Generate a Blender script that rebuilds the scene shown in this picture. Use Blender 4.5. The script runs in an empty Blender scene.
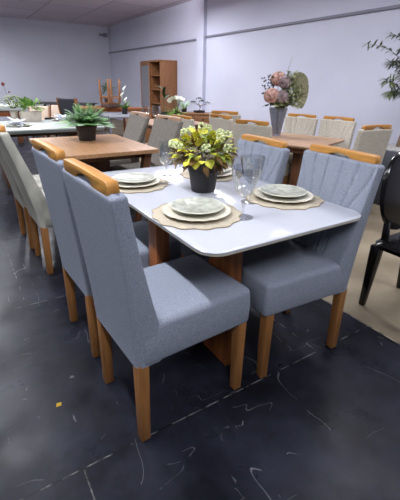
import bpy, bmesh, math, random
from mathutils import Vector, Matrix
R = random.Random(7)
PI = math.pi
sc = bpy.context.scene
COL = sc.collection

# ------------------------------------------------------------------ materials
def nodes(name):
    m = bpy.data.materials.new(name); m.use_nodes = True
    nt = m.node_tree
    return m, nt, nt.nodes['Principled BSDF']

def srgb(r, g, b):
    f = lambda c: (c/255/12.92) if c/255 <= .04045 else ((c/255+.055)/1.055)**2.4
    return (f(r), f(g), f(b), 1)

def mat(name, c, rough=.5, c2=None, scale=(8, 8, 8), detail=4, bump=0, bscale=None, lo=.35, hi=.65, spec=.5, trans=0, metal=0, ior=1.45, coat=0):
    m, nt, b = nodes(name)
    b.inputs['Roughness'].default_value = rough
    b.inputs['Specular IOR Level'].default_value = spec
    b.inputs['Transmission Weight'].default_value = trans
    b.inputs['Metallic'].default_value = metal
    b.inputs['IOR'].default_value = ior
    b.inputs['Coat Weight'].default_value = coat
    b.inputs['Base Color'].default_value = c
    tc = nt.nodes.new('ShaderNodeTexCoord')
    if c2 is not None:
        mp = nt.nodes.new('ShaderNodeMapping'); mp.inputs['Scale'].default_value = scale
        nz = nt.nodes.new('ShaderNodeTexNoise'); nz.inputs['Scale'].default_value = 1; nz.inputs['Detail'].default_value = detail
        rp = nt.nodes.new('ShaderNodeValToRGB')
        rp.color_ramp.elements[0].position = lo; rp.color_ramp.elements[1].position = hi
        rp.color_ramp.elements[0].color = c; rp.color_ramp.elements[1].color = c2
        nt.links.new(tc.outputs['Object'], mp.inputs['Vector']); nt.links.new(mp.outputs['Vector'], nz.inputs['Vector'])
        nt.links.new(nz.outputs['Fac'], rp.inputs['Fac']); nt.links.new(rp.outputs['Color'], b.inputs['Base Color'])
    if bump:
        mp2 = nt.nodes.new('ShaderNodeMapping'); mp2.inputs['Scale'].default_value = bscale or scale
        n2 = nt.nodes.new('ShaderNodeTexNoise'); n2.inputs['Scale'].default_value = 1; n2.inputs['Detail'].default_value = 2
        bp = nt.nodes.new('ShaderNodeBump'); bp.inputs['Strength'].default_value = bump; bp.inputs['Distance'].default_value = .01
        nt.links.new(tc.outputs['Object'], mp2.inputs['Vector']); nt.links.new(mp2.outputs['Vector'], n2.inputs['Vector'])
        nt.links.new(n2.outputs['Fac'], bp.inputs['Height']); nt.links.new(bp.outputs['Normal'], b.inputs['Normal'])
    return m

M = {}
M['fabric'] = mat('blue_grey_linen', srgb(119, 125, 139), .9, srgb(146, 152, 166), (270, 270, 270), 2, .3, (360, 360, 360), spec=.2)
M['cream'] = mat('cream_linen', srgb(168, 162, 150), .9, srgb(190, 184, 172), (90, 90, 90), 3, .3, (220, 220, 220), spec=.2)
M['stone'] = mat('grey_cream_velvet', srgb(150, 150, 142), .9, srgb(184, 182, 170), (9, 9, 5), 5, .3, (200, 200, 200), spec=.2)
M['taupe'] = mat('taupe_fabric', srgb(112, 107, 101), .92, srgb(131, 126, 119), (70, 70, 70), 3, .3, (200, 200, 200), spec=.2)
M['honey'] = mat('honey_wood', srgb(164, 112, 50), .42, srgb(188, 136, 66), (40, 3, 40), 5)
M['legwood'] = mat('brown_leg_wood', srgb(118, 78, 42), .45, srgb(148, 102, 58), (45, 45, 3), 5)
M['basewood'] = mat('red_brown_wood', srgb(118, 66, 34), .45, srgb(150, 90, 48), (45, 45, 3), 5)
M['tabwood'] = mat('oak_table_wood', srgb(144, 106, 74), .38, srgb(170, 131, 95), (60, 3, 30), 6, lo=.3, hi=.7)
M['tabwood2'] = mat('tan_table_wood', srgb(158, 124, 100), .4, srgb(180, 148, 122), (50, 3, 30), 6)
M['walnut'] = mat('walnut_wood', srgb(88, 54, 34), .5, srgb(112, 72, 46), (40, 40, 4), 5)
M['cabwood'] = mat('cabinet_wood', srgb(120, 80, 50), .45, srgb(142, 98, 64), (35, 35, 2.5), 5)
M['cabdark'] = mat('cabinet_inner_wood', srgb(92, 54, 34), .55, srgb(108, 66, 42), (35, 35, 2.5), 5)
M['white_glass'] = mat('white_glass', srgb(184, 187, 196), .12, spec=.6, coat=.3)
M['greige'] = mat('greige_edge', srgb(168, 164, 152), .4)
M['white_lac'] = mat('white_lacquer', srgb(176, 182, 178), .3)
M['mat'] = mat('beige_placemat', srgb(178, 167, 146), .9, srgb(196, 186, 166), (160, 160, 160), 2, .5, (300, 300, 300))
M['matedge'] = mat('placemat_edge', srgb(164, 146, 120), .9)
M['ceramic'] = mat('cream_ceramic', srgb(204, 198, 178), .25, srgb(222, 217, 200), (20, 20, 20), 3)
M['sage'] = mat('sage_ceramic', srgb(152, 155, 143), .2, srgb(190, 192, 180), (26, 26, 26), 8, lo=.38, hi=.66)
M['sagerim'] = mat('pale_ceramic_rim', srgb(206, 204, 188), .25)
M['pot'] = mat('black_plastic_pot', srgb(34, 32, 34), .5, srgb(46, 44, 46), (20, 20, 20))
M['soil'] = mat('soil', srgb(52, 40, 30), .95, srgb(80, 62, 46), (60, 60, 60), bump=.5)
M['yleaf'] = mat('yellow_green_leaf', srgb(172, 176, 44), .55, srgb(226, 218, 84), (14, 14, 14), 3)
M['gleaf'] = mat('mid_green_leaf', srgb(88, 112, 44), .55, srgb(140, 158, 70), (16, 16, 16), 3)
M['bleaf'] = mat('bronze_leaf', srgb(74, 54, 34), .6, srgb(128, 96, 48), (18, 18, 18), 3)
M['bloom'] = mat('pale_green_bloom', srgb(180, 192, 128), .7, srgb(220, 224, 180), (60, 60, 60), 3)
M['fern'] = mat('fern_green', srgb(98, 148, 84), .55, srgb(152, 196, 130), (16, 16, 16), 3)
M['fern2'] = mat('pale_fern_green', srgb(150, 186, 150), .55, srgb(186, 212, 178), (20, 20, 20), 3)
M['dkgreen'] = mat('dark_green_leaf', srgb(34, 58, 36), .6, srgb(62, 88, 52), (20, 20, 20), 3)
M['olive'] = mat('olive_leaf', srgb(52, 58, 50), .6, srgb(92, 104, 76), (5, 5, 5), 3)
M['olivepale'] = mat('pale_olive_leaf', srgb(142, 150, 110), .6, srgb(182, 186, 146), (12, 12, 12), 3)
M['stem'] = mat('plant_stem', srgb(84, 84, 50), .7)
M['bark'] = mat('thin_trunk_bark', srgb(96, 78, 62), .85, srgb(124, 102, 82), (30, 30, 8))
M['whitepetal'] = mat('white_petal', srgb(232, 234, 222), .6)
M['redpetal'] = mat('dusky_red_petal', srgb(112, 52, 56), .7)
M['pink'] = mat('dusty_pink_petal', srgb(158, 116, 106), .8, srgb(206, 168, 154), (28, 28, 28), 3)
M['mauve'] = mat('dried_mauve_petal', srgb(120, 102, 106), .85, srgb(166, 148, 148), (28, 28, 28), 3)
M['drypalm'] = mat('dried_palm', srgb(124, 122, 96), .8, srgb(154, 152, 122), (30, 30, 30), 4)
M['berry'] = mat('dark_berry', srgb(44, 48, 58), .5)
M['beigepot'] = mat('beige_box_pot', srgb(172, 162, 152), .7, srgb(186, 176, 164), (20, 20, 20))
M['napkin'] = mat('white_napkin', srgb(222, 228, 236), .9, srgb(240, 242, 246), (60, 60, 60))
M['black'] = mat('black_plastic', srgb(10, 10, 12), .18, spec=.5)
M['darkfab'] = mat('dark_upholstery', srgb(40, 40, 48), .9)
M['maroon'] = mat('maroon_upholstery', srgb(66, 50, 48), .9)
M['darktop'] = mat('dark_table_top', srgb(44, 38, 42), .4)
M['greytop'] = mat('grey_laminate', srgb(122, 124, 132), .4)
M['beigefab'] = mat('beige_upholstery', srgb(184, 166, 150), .9)
M['planter'] = mat('dark_grey_planter', srgb(58, 60, 68), .6, srgb(64, 66, 74), (6, 6, 6))
M['chrome'] = mat('brushed_steel', srgb(190, 194, 202), .25, metal=1)
def thin_glass(name, tint, rough=.02, k=1.0):
    m, nt, b = nodes(name)
    N = nt.nodes.new; L = nt.links.new
    nt.nodes.remove(b)
    tr = N('ShaderNodeBsdfTransparent'); tr.inputs[0].default_value = tint
    gl = N('ShaderNodeBsdfGlossy'); gl.inputs['Roughness'].default_value = rough
    lw = N('ShaderNodeLayerWeight'); lw.inputs['Blend'].default_value = .28
    mr = N('ShaderNodeMapRange'); mr.inputs[3].default_value = .09*k; mr.inputs[4].default_value = .75
    mx = N('ShaderNodeMixShader')
    L(lw.outputs['Facing'], mr.inputs[0]); L(mr.outputs[0], mx.inputs[0]); L(tr.outputs[0], mx.inputs[1]); L(gl.outputs[0], mx.inputs[2])
    L(mx.outputs[0], nt.nodes['Material Output'].inputs['Surface'])
    return m
M['glass'] = thin_glass('clear_glass', (.95, .96, .97, 1))
M['crystal'] = mat('smoky_cut_glass', srgb(176, 180, 190), .1, trans=.85, ior=1.4)
M['acrylic'] = thin_glass('clear_acrylic', (.88, .9, .93, 1), .05, 2)
M['pane'] = mat('cabinet_glass', srgb(150, 152, 160), .08, trans=.45, ior=1.2)
M['knob'] = mat('dark_knob', srgb(40, 30, 26), .4)
M['scrap'] = mat('yellow_paper', srgb(206, 170, 50), .8)
M['conduit'] = mat('grey_conduit', srgb(122, 122, 136), .6)
M['tag'] = mat('white_sticker', srgb(200, 200, 204), .6)
M['joint'] = mat('dusty_joint', srgb(150, 142, 126), .95, srgb(70, 66, 62), (14, 14, 14), 5)

def wall_mat(name, a, b2):
    return mat(name, a, .85, b2, (.6, .6, .9), 3, .12, (14, 14, 14), spec=.25)
M['wallR'] = wall_mat('lavender_white_paint', srgb(190, 192, 209), srgb(199, 201, 217))
M['wallB'] = wall_mat('grey_white_paint', srgb(186, 188, 202), srgb(196, 198, 211))

# black painted board floor: board joints, scuffs and dust are its own marks
def floor_black():
    m, nt, b = nodes('black_painted_floor')
    N = nt.nodes.new; L = nt.links.new
    tc = N('ShaderNodeTexCoord')
    n1 = N('ShaderNodeTexNoise'); n1.inputs['Scale'].default_value = 2.4; n1.inputs['Detail'].default_value = 12; n1.inputs['Roughness'].default_value = .65
    L(tc.outputs['Object'], n1.inputs['Vector'])
    r1 = N('ShaderNodeValToRGB'); r1.color_ramp.elements[0].position = .38; r1.color_ramp.elements[1].position = .68
    r1.color_ramp.elements[0].color = srgb(16, 17, 23); r1.color_ramp.elements[1].color = srgb(38, 40, 51)
    L(n1.outputs['Fac'], r1.inputs['Fac'])
    # scratches: thin crooked lines
    def scratches(scale, rot, width, mlo, mscale):
        mp = N('ShaderNodeMapping'); mp.inputs['Scale'].default_value = scale; mp.inputs['Rotation'].default_value = (0, 0, rot)
        L(tc.outputs['Object'], mp.inputs['Vector'])
        nd = N('ShaderNodeTexNoise'); nd.inputs['Scale'].default_value = 1; nd.inputs['Detail'].default_value = 1.5
        L(mp.outputs['Vector'], nd.inputs['Vector'])
        su = N('ShaderNodeMath'); su.operation = 'COMPARE'; su.inputs[1].default_value = .5; su.inputs[2].default_value = width
        L(nd.outputs['Fac'], su.inputs[0])
        nm = N('ShaderNodeTexNoise'); nm.inputs['Scale'].default_value = mscale; nm.inputs['Detail'].default_value = 4
        L(mp.outputs['Vector'], nm.inputs['Vector'])
        gt = N('ShaderNodeMath'); gt.operation = 'GREATER_THAN'; gt.inputs[1].default_value = mlo
        L(nm.outputs['Fac'], gt.inputs[0])
        mu = N('ShaderNodeMath'); mu.operation = 'MULTIPLY'
        L(su.outputs[0], mu.inputs[0]); L(gt.outputs[0], mu.inputs[1])
        return mu.outputs[0]
    s1 = scratches((5, 2.2, 1), .35, .0026, .57, 1.3)
    s2 = scratches((2.5, 9, 1), -.5, .0032, .60, .9)
    s3 = scratches((14, 6, 1), 1.0, .006, .655, .6)
    # board joints at Y = 1.03 + 1.25 k, staggered joints across
    mp = N('ShaderNodeMapping'); mp.inputs['Location'].default_value = (-.175, -1.03, 0)
    L(tc.outputs['Object'], mp.inputs['Vector'])
    br = N('ShaderNodeTexBrick'); br.inputs['Scale'].default_value = 1; br.inputs['Brick Width'].default_value = 2.5; br.inputs['Row Height'].default_value = 1.25
    br.inputs['Mortar Size'].default_value = .0028; br.inputs['Mortar Smooth'].default_value = .1; br.offset = .5; br.offset_frequency = 2
    L(mp.outputs['Vector'], br.inputs['Vector'])
    nj = N('ShaderNodeTexNoise'); nj.inputs['Scale'].default_value = 16; nj.inputs['Detail'].default_value = 4
    L(tc.outputs['Object'], nj.inputs['Vector'])
    rj = N('ShaderNodeValToRGB'); rj.color_ramp.elements[0].position = .46; rj.color_ramp.elements[1].position = .62
    rj.color_ramp.elements[0].color = srgb(16, 16, 18); rj.color_ramp.elements[1].color = srgb(104, 103, 103)
    L(nj.outputs['Fac'], rj.inputs['Fac'])
    m1 = N('ShaderNodeMix'); m1.data_type = 'RGBA'
    L(br.outputs['Fac'], m1.inputs[0]); L(r1.outputs['Color'], m1.inputs[6]); L(rj.outputs['Color'], m1.inputs[7])
    last = m1.outputs[2]
    for s, c in ((s1, srgb(118, 118, 122)), (s2, srgb(98, 98, 104)), (s3, srgb(110, 110, 114))):
        mm = N('ShaderNodeMix'); mm.data_type = 'RGBA'; mm.inputs[7].default_value = c
        ml = N('ShaderNodeMath'); ml.operation = 'MULTIPLY'; ml.inputs[1].default_value = .42
        L(s, ml.inputs[0]); L(ml.outputs[0], mm.inputs[0]); L(last, mm.inputs[6]); last = mm.outputs[2]
    L(last, b.inputs['Base Color'])
    rr = N('ShaderNodeMapRange'); rr.inputs[1].default_value = .3; rr.inputs[2].default_value = .7; rr.inputs[3].default_value = .24; rr.inputs[4].default_value = .44
    n3 = N('ShaderNodeTexNoise'); n3.inputs['Scale'].default_value = 3.5; n3.inputs['Detail'].default_value = 6
    L(tc.outputs['Object'], n3.inputs['Vector']); L(n3.outputs['Fac'], rr.inputs[0]); L(rr.outputs[0], b.inputs['Roughness'])
    bp = N('ShaderNodeBump'); bp.inputs['Strength'].default_value = .25; bp.inputs['Distance'].default_value = .01
    L(n1.outputs['Fac'], bp.inputs['Height']); L(bp.outputs['Normal'], b.inputs['Normal'])
    b.inputs['Specular IOR Level'].default_value = .11
    return m
M['floor'] = floor_black()
M['concrete'] = mat('tan_concrete', srgb(116, 104, 86), .7, srgb(150, 138, 116), (1.6, 1.6, 1.6), 8, .15, (20, 20, 20))

def ceil_mat():
    m, nt, b = nodes('ceiling_tiles')
    N = nt.nodes.new; L = nt.links.new
    tc = N('ShaderNodeTexCoord')
    br = N('ShaderNodeTexBrick'); br.offset = 0; br.inputs['Scale'].default_value = 1
    br.inputs['Brick Width'].default_value = 1.25; br.inputs['Row Height'].default_value = 1.25; br.inputs['Mortar Size'].default_value = .02
    br.inputs['Color1'].default_value = srgb(196, 184, 194); br.inputs['Color2'].default_value = srgb(184, 173, 184); br.inputs['Mortar'].default_value = srgb(132, 122, 132)
    L(tc.outputs['Object'], br.inputs['Vector'])
    wv = N('ShaderNodeTexWave'); wv.inputs['Scale'].default_value = 1.6; wv.bands_direction = 'X'
    L(tc.outputs['Object'], wv.inputs['Vector'])
    bp = N('ShaderNodeBump'); bp.inputs['Strength'].default_value = .12; bp.inputs['Distance'].default_value = .02
    L(wv.outputs['Fac'], bp.inputs['Height']); L(bp.outputs['Normal'], b.inputs['Normal'])
    L(br.outputs['Color'], b.inputs['Base Color']); b.inputs['Roughness'].default_value = .45
    return m
M['ceil'] = ceil_mat()

# ------------------------------------------------------------------ builders
def obj(name, bm, m, parent=None, smooth=True, loc=None, rz=None):
    me = bpy.data.meshes.new(name); bm.normal_update(); bm.to_mesh(me); bm.free()
    o = bpy.data.objects.new(name, me); COL.objects.link(o)
    me.materials.append(M[m] if isinstance(m, str) else m)
    if smooth:
        me.polygons.foreach_set('use_smooth', [True]*len(me.polygons))
        me.set_sharp_from_angle(angle=math.radians(38))
    if parent is not None: o.parent = parent
    if loc is not None: o.location = loc
    if rz is not None: o.rotation_euler = (0, 0, rz)
    return o

def tag(o, label, cat, group=None):
    o['label'] = label; o['category'] = cat
    if group: o['group'] = group
    return o

def thing(name, label, cat, loc=(0, 0, 0), rz=0, group=None):
    o = bpy.data.objects.new(name, None); COL.objects.link(o)
    o.empty_display_size = .1
    o.location = loc; o.rotation_euler = (0, 0, rz)
    return tag(o, label, cat, group)

def struct(name, bm, m, smooth=False):
    o = obj(name, bm, m, None, smooth); o['kind'] = 'structure'; return o

def dup(root, loc, rz, label, sz=1):
    def rec(o, parent):
        c = o.copy(); COL.objects.link(c)
        if parent is not None: c.parent = parent
        for ch in list(o.children): rec(ch, c)
        return c
    c = rec(root, None); c.location = loc; c.rotation_euler = (0, 0, rz); c['label'] = label; c.scale = (1, 1, sz)
    return c

def box(bm, x0, x1, y0, y1, z0, z1, bev=0, seg=2, rot=None):
    g = bmesh.ops.create_cube(bm, size=1)
    vs = g['verts']
    for v in vs:
        v.co = Vector((x0+(v.co.x+.5)*(x1-x0), y0+(v.co.y+.5)*(y1-y0), z0+(v.co.z+.5)*(z1-z0)))
    if bev:
        es = list({e for v in vs for e in v.link_edges})
        r = bmesh.ops.bevel(bm, geom=es, offset=bev, segments=seg, profile=.5, affect='EDGES')
        vs = list({v for f in r['faces'] for v in f.verts} | {v for v in vs if v.is_valid})
    if rot is not None:
        for v in vs: v.co = rot @ v.co
    return bm

def B(*a, **k): return box(bmesh.new(), *a, **k)

def hexa(bm, bot, top):
    """eight corners: bot and top are four points each, counter-clockwise"""
    vb = [bm.verts.new(p) for p in bot]; vt = [bm.verts.new(p) for p in top]
    bm.faces.new(vb[::-1]); bm.faces.new(vt)
    for i in range(4): bm.faces.new((vb[i], vb[(i+1) % 4], vt[(i+1) % 4], vt[i]))
    return bm

def leg_bm(x0, y0, x1, y1, z0, z1, w0, w1, bev=.003):
    """square tapered post from (x0,y0,z0) to (x1,y1,z1)"""
    bm = bmesh.new()
    q = lambda x, y, z, w: [(x-w/2, y-w/2, z), (x+w/2, y-w/2, z), (x+w/2, y+w/2, z), (x-w/2, y+w/2, z)]
    hexa(bm, q(x0, y0, z0, w0), q(x1, y1, z1, w1))
    bmesh.ops.bevel(bm, geom=bm.edges[:], offset=bev, segments=2, profile=.5, affect='EDGES')
    return bm

def loft(bm, rings, cap=True):
    prev = None; first = None
    for ring in rings:
        vs = [bm.verts.new(p) for p in ring]
        if first is None: first = vs
        if prev:
            n = len(vs)
            for i in range(n): bm.faces.new((prev[i], prev[(i+1) % n], vs[(i+1) % n], vs[i]))
        prev = vs
    if cap:
        bm.faces.new(first[::-1]); bm.faces.new(prev)
    return bm

def lathe(prof, n=32, bm=None, c=(0, 0, 0)):
    """prof: (radius, z) from first to last; radius 0 closes"""
    bm = bm or bmesh.new()
    rings = []
    for r, z in prof:
        if r < 1e-6: rings.append([bm.verts.new((c[0], c[1], c[2]+z))])
        else: rings.append([bm.verts.new((c[0]+r*math.cos(2*PI*i/n), c[1]+r*math.sin(2*PI*i/n), c[2]+z)) for i in range(n)])
    for a, b in zip(rings, rings[1:]):
        for i in range(n):
            j = (i+1) % n
            if len(a) == 1 and len(b) == 1: continue
            if len(a) == 1: bm.faces.new((a[0], b[j], b[i]))
            elif len(b) == 1: bm.faces.new((a[i], a[j], b[0]))
            else: bm.faces.new((a[i], a[j], b[j], b[i]))
    bmesh.ops.recalc_face_normals(bm, faces=bm.faces[:])
    return bm

def tube(bm, pts, r0, r1=None, n=8):
    r1 = r0 if r1 is None else r1
    pts = [Vector(p) for p in pts]; rings = []
    up = Vector((0, 0, 1))
    for i, p in enumerate(pts):
        d = (pts[min(i+1, len(pts)-1)]-pts[max(i-1, 0)]).normalized()
        a = d.cross(up)
        if a.length < .05: a = d.cross(Vector((1, 0, 0)))
        a.normalize(); b = d.cross(a)
        r = r0+(r1-r0)*i/max(1, len(pts)-1)
        rings.append([p+a*r*math.cos(2*PI*k/n)+b*r*math.sin(2*PI*k/n) for k in range(n)])
    return loft(bm, rings)

def prism(bm, poly, x0, x1, f):
    """poly in 2D extruded between x0 and x1; f maps (u,v,w) to 3D"""
    a = [bm.verts.new(f(u, v, x0)) for u, v in poly]; b = [bm.verts.new(f(u, v, x1)) for u, v in poly]
    bm.faces.new(a[::-1]); bm.faces.new(b); n = len(a)
    for i in range(n): bm.faces.new((a[i], a[(i+1) % n], b[(i+1) % n], b[i]))
    bmesh.ops.recalc_face_normals(bm, faces=bm.faces[:])
    return bm

def leaf(bm, base, d, up, L, W, droop=.25, fold=.15, n=4, tip=1.0):
    """a blade with a folded midrib that bends along its length"""
    base = Vector(base); d = Vector(d).normalized(); up = Vector(up)
    s = d.cross(up)
    if s.length < 1e-3: s = d.cross(Vector((1, 0, .2)))
    s.normalize(); u = s.cross(d).normalized()
    rows = []
    for i in range(n+1):
        t = i/n
        w = W/2*math.sin(PI*min(1, (t*.92+.06))**.8)**tip if i < n else 0
        p = base+d*(L*t)+u*(-droop*L*t*t)
        if i == n: rows.append([bm.verts.new(p)])
        else: rows.append([bm.verts.new(p+s*w+u*fold*w), bm.verts.new(p), bm.verts.new(p-s*w+u*fold*w)])
    for a, b in zip(rows, rows[1:]):
        if len(b) == 3:
            bm.faces.new((a[0], a[1], b[1], b[0])); bm.faces.new((a[1], a[2], b[2], b[1]))
        else:
            bm.faces.new((a[0], a[1], b[0])); bm.faces.new((a[1], a[2], b[0]))
    return bm

def blob(bm, c, r, sub=2, sq=(1, 1, 1), jit=0):
    g = bmesh.ops.create_icosphere(bm, subdivisions=sub, radius=1)
    for v in g['verts']:
        k = 1+R.uniform(-jit, jit)
        v.co = Vector((c[0]+v.co.x*r*sq[0]*k, c[1]+v.co.y*r*sq[1]*k, c[2]+v.co.z*r*sq[2]*k))
    return bm

def rdir(zlo=-.2, zhi=1):
    a = R.uniform(0, 2*PI); z = R.uniform(zlo, zhi); h = math.sqrt(max(0, 1-z*z))
    return Vector((h*math.cos(a), h*math.sin(a), z))

# ------------------------------------------------------------------ the room
XW, YB, ZC = 5.2, 14.43, 3.14
XE = 1.862
struct('floor', B(-4.5, XE, -3, YB+.2, -.1, 0), 'floor')
struct('floor_right', B(XE+.012, XW+.2, -3, YB+.2, -.1, 0), 'concrete')
struct('trim_1', B(XE, XE+.012, -3, YB+.2, -.1, .0015), 'joint')
struct('ceiling', B(-4.5, XW+.2, -3, YB+.2, ZC, ZC+.1), 'ceil')
struct('wall_right', B(XW, XW+.2, -3, YB+.2, 0, ZC), 'wallR')
struct('wall_back', B(-4.5, XW, YB, YB+.2, 0, ZC), 'wallB')
struct('trim_2', B(XW-.09, XW, 7.98, 8.28, 0, ZC, bev=.006), 'wallR')         # pilaster
struct('trim_3', B(XW-.035, XW, 8.28, YB, 2.275, 2.315, bev=.006), 'conduit')
struct('trim_4', B(XW-.035, XW, -3, 7.98, 2.3, 2.34, bev=.006), 'conduit')
bm = bmesh.new(); tube(bm, [(4.84, 14.36, 2.86), (5.06, 14.36, 2.86)], .035); box(bm, 5.0, 5.12, 14.33, 14.43, 2.80, 2.92, .01)
tag(obj('pipe_bracket', bm, 'conduit'), 'small grey pipe fitting high up in the corner of the two walls', 'pipe fitting')

# ------------------------------------------------------------------ chairs
def backrest_bm(z0, zt, wb, wt, lean, grooves, th_top=.055, th_bot=.11):
    bm = bmesh.new()
    NZ, NU = 56, 60
    def seam(zn):
        """half-width positions of the stitched channels at height zn (0 seat .. 1 top)"""
        k = max(0, min(1, zn))
        s = k*k*(3-2*k)
        return [.17+.02*s, .32+.24*s**1.2, .40+.52*s**1.7]
    def groove(u, zn):
        g = 0
        for p in seam(zn):
            for q in (p, -p):
                g = max(g, math.exp(-((u-q)/.022)**2))
        return g
    rings = []
    zs = [i/NZ for i in range(NZ+1)]
    zl = [(z0, .93, .6), (z0, 1, .9)]
    lev = []
    for t in zs:
        z = z0+(zt-z0)*t
        e = 1.0
        lev.append((z, t, 0.0))
    # rounded top: shrink the last levels
    rt = .016
    for k in range(1, 6):
        a = k/5*PI/2
        lev.append((zt+rt*math.sin(a)-rt*.0, 1, rt*(1-math.cos(a))))
    for z, t, sh in lev:
        xr = -lean*t**1.25
        zz = (z-.50)/(zt-.50)
        th = th_top+(th_bot-th_top)*(1-max(0, min(1, zz)))**1.5
        w = (wb+(wt-wb)*t**1.2)/2
        r = min(.018, th*.33)
        ring = []
        def pt(u, x):
            ring.append((xr+sh+(x if x > 0 else 0)*(1-2*sh/th if th > 2*sh else .02)+0, u, z))
        # front face (x = th), from +y to -y, then rear face back
        front = []; back = []
        for i in range(NU+1):
            u = 1-2*i/NU
            y = u*(w-sh)
            ex = max(0, abs(u)*w-(w-r))
            dx = r-math.sqrt(max(0, r*r-ex*ex)) if ex > 0 else 0
            g = 0
            if grooves and z > z0+.05:
                g = groove(u, (z-.52)/(zt-.52))*.009
                if zz < 0: g *= max(0, 1+zz*6)
            bulge = .006*(1-u*u)
            xf = th-dx-g+bulge-sh
            xb = dx+sh+(g*.8 if grooves == 2 else 0)
            front.append((xr+xf, y, z)); back.append((xr+xb, y, z))
        rings.append(front+back[::-1])
    loft(bm, rings)
    bmesh.ops.recalc_face_normals(bm, faces=bm.faces[:])
    return bm

def rail_bm(zt, lean, wt, h=.050, th=.040):
    L = wt/2-.050
    pts = []
    n = 8
    # outline in (y, z): underside with a hand-hold notch, bullnose ends
    zb = zt-.014
    pts += [(-L, zb), (-.085, zb)]
    for k in range(n+1):
        a = k/n
        pts.append((-.085+.17*a, zb+.031*math.sin(PI*a)**.55))
    pts += [(.085, zb), (L, zb)]
    for k in range(1, n):
        a = -PI/2+PI*k/n
        pts.append((L+math.cos(a)*h*.32, zb+h/2+math.sin(a)*h/2))
    pts.append((L, zb+h))
    pts.append((0, zb+h+.003)); pts.append((-L, zb+h))
    for k in range(1, n):
        a = PI/2+PI*k/n
        pts.append((-L+math.cos(a)*h*.32, zb+h/2+math.sin(a)*h/2))
    bm = bmesh.new()
    x0 = -lean+.003
    prism(bm, pts, x0, x0+th, lambda u, v, w: (w-(v-zb)*.06, u, v))
    es = [e for e in bm.edges if len(e.link_faces) == 2 and e.calc_face_angle(0) > 1.0]
    bmesh.ops.bevel(bm, geom=es, offset=.004, segments=2, profile=.5, affect='EDGES')
    return bm

def seat_bm(d, w, z0, z1, r=.028):
    bm = bmesh.new()
    nx, ny = 16, 16
    rings = []
    def rr(x0, x1, y0, y1, rad, z, crown=0):
        pts = []
        for cx, cy, a0 in ((x1-rad, y1-rad, 0), (x0+rad, y1-rad, PI/2), (x0+rad, y0+rad, PI), (x1-rad, y0+rad, 1.5*PI)):
            for k in range(7):
                a = a0+PI/2*k/6
                pts.append((cx+rad*math.cos(a), cy+rad*math.sin(a), z))
        return pts
    x0, x1 = .02, d
    rings.append(rr(x0+.012, x1-.012, -w/2+.012, w/2-.012, .012, z0))
    rings.append(rr(x0+.003, x1-.003, -w/2+.003, w/2-.003, .018, z0+.006))
    rings.append(rr(x0, x1, -w/2, w/2, .02, z0+.014))
    rings.append(rr(x0, x1+.004, -w/2-.002, w/2+.002, .02, (z0+z1)/2))
    rings.append(rr(x0, x1, -w/2, w/2, .02, z1-r))
    for k in range(1, 6):
        a = k/5*PI/2
        s = r*(1-math.cos(a))
        rings.append(rr(x0+s, x1-s, -w/2+s, w/2-s, max(.006, .02-s*.4), z1-r+r*math.sin(a)))
    for k in range(1, 6):
        s = r+.03*k
        rings.append(rr(x0+s, x1-s, -w/2+s, w/2-s, .01, z1+.010*(1-(1-k/5)**2)))
    loft(bm, rings)
    bmesh.ops.recalc_face_normals(bm, faces=bm.faces[:])
    return bm

def make_chair(name, label, group, fab, zt=1.012, grooves=1, wb=.415, wt=.485, lean=.067, dep=.525, wood='legwood', rail='honey', loc=(0, 0, 0), rz=0):
    k = zt/1.012
    z0 = .362*k; zs = .535*k
    t = thing(name, label, 'chair', loc, rz, group)
    obj('seat', seat_bm(dep+.012, wb+.008, z0, zs), fab, t)
    obj('backrest', backrest_bm(z0, zt, wb, wt, lean, grooves), fab, t)
    obj('top_rail', rail_bm(zt+.016, lean, wt), rail, t)
    o = .0235
    for s in (-1, 1):
        obj('leg', leg_bm(o+.002, s*(wb/2-o), o+.002, s*(wb/2-o), 0, z0+.01, .040, .046), wood, t)
        obj('leg', leg_bm(dep-o, s*(wb/2-o), dep-o, s*(wb/2-o), 0, z0+.01, .038, .046), wood, t)
    return t

G1 = 'blue-grey chairs around the white table'
ch = make_chair('dining_chair', 'blue-grey dining chair closest to us, pulled out at the left of the white table', G1, 'fabric', loc=(.385, 1.218, 0), rz=.05)
dup(ch, (.374, 1.792, 0), .05, 'blue-grey dining chair directly behind the closest chair, left of the white table')
dup(ch, (1.563, 1.205, 0), 3.08, 'blue-grey chair with stitched backrest at the near right corner of the white table', .975)
dup(ch, (1.565, 1.80, 0), 3.08, 'blue-grey chair right of the white table, partly hidden behind the glasses', .96)

G2 = 'cream chairs left of the wooden table'
c3 = make_chair('dining_chair', 'cream-grey stitched-back chair just behind the blue-grey chairs at the left', G2, 'stone', grooves=2, lean=.16, loc=(.365, 2.835, 0), rz=.04)
dup(c3, (.335, 3.375, 0), .04, 'cream-grey stitched-back chair at the left edge, second from the blue-grey chairs')

G3 = 'taupe chairs right of the wooden table'
t1 = make_chair('dining_chair', 'taupe dining chair facing us behind the yellow potted plant, right of the wooden table', G3, 'taupe', zt=.945, grooves=0, lean=.17, rail='tabwood2', loc=(1.79, 3.66, 0), rz=3.27)
dup(t1, (1.71, 4.26, 0), 3.16, 'taupe dining chair right of the wooden table, the one nearer the fern')

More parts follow.
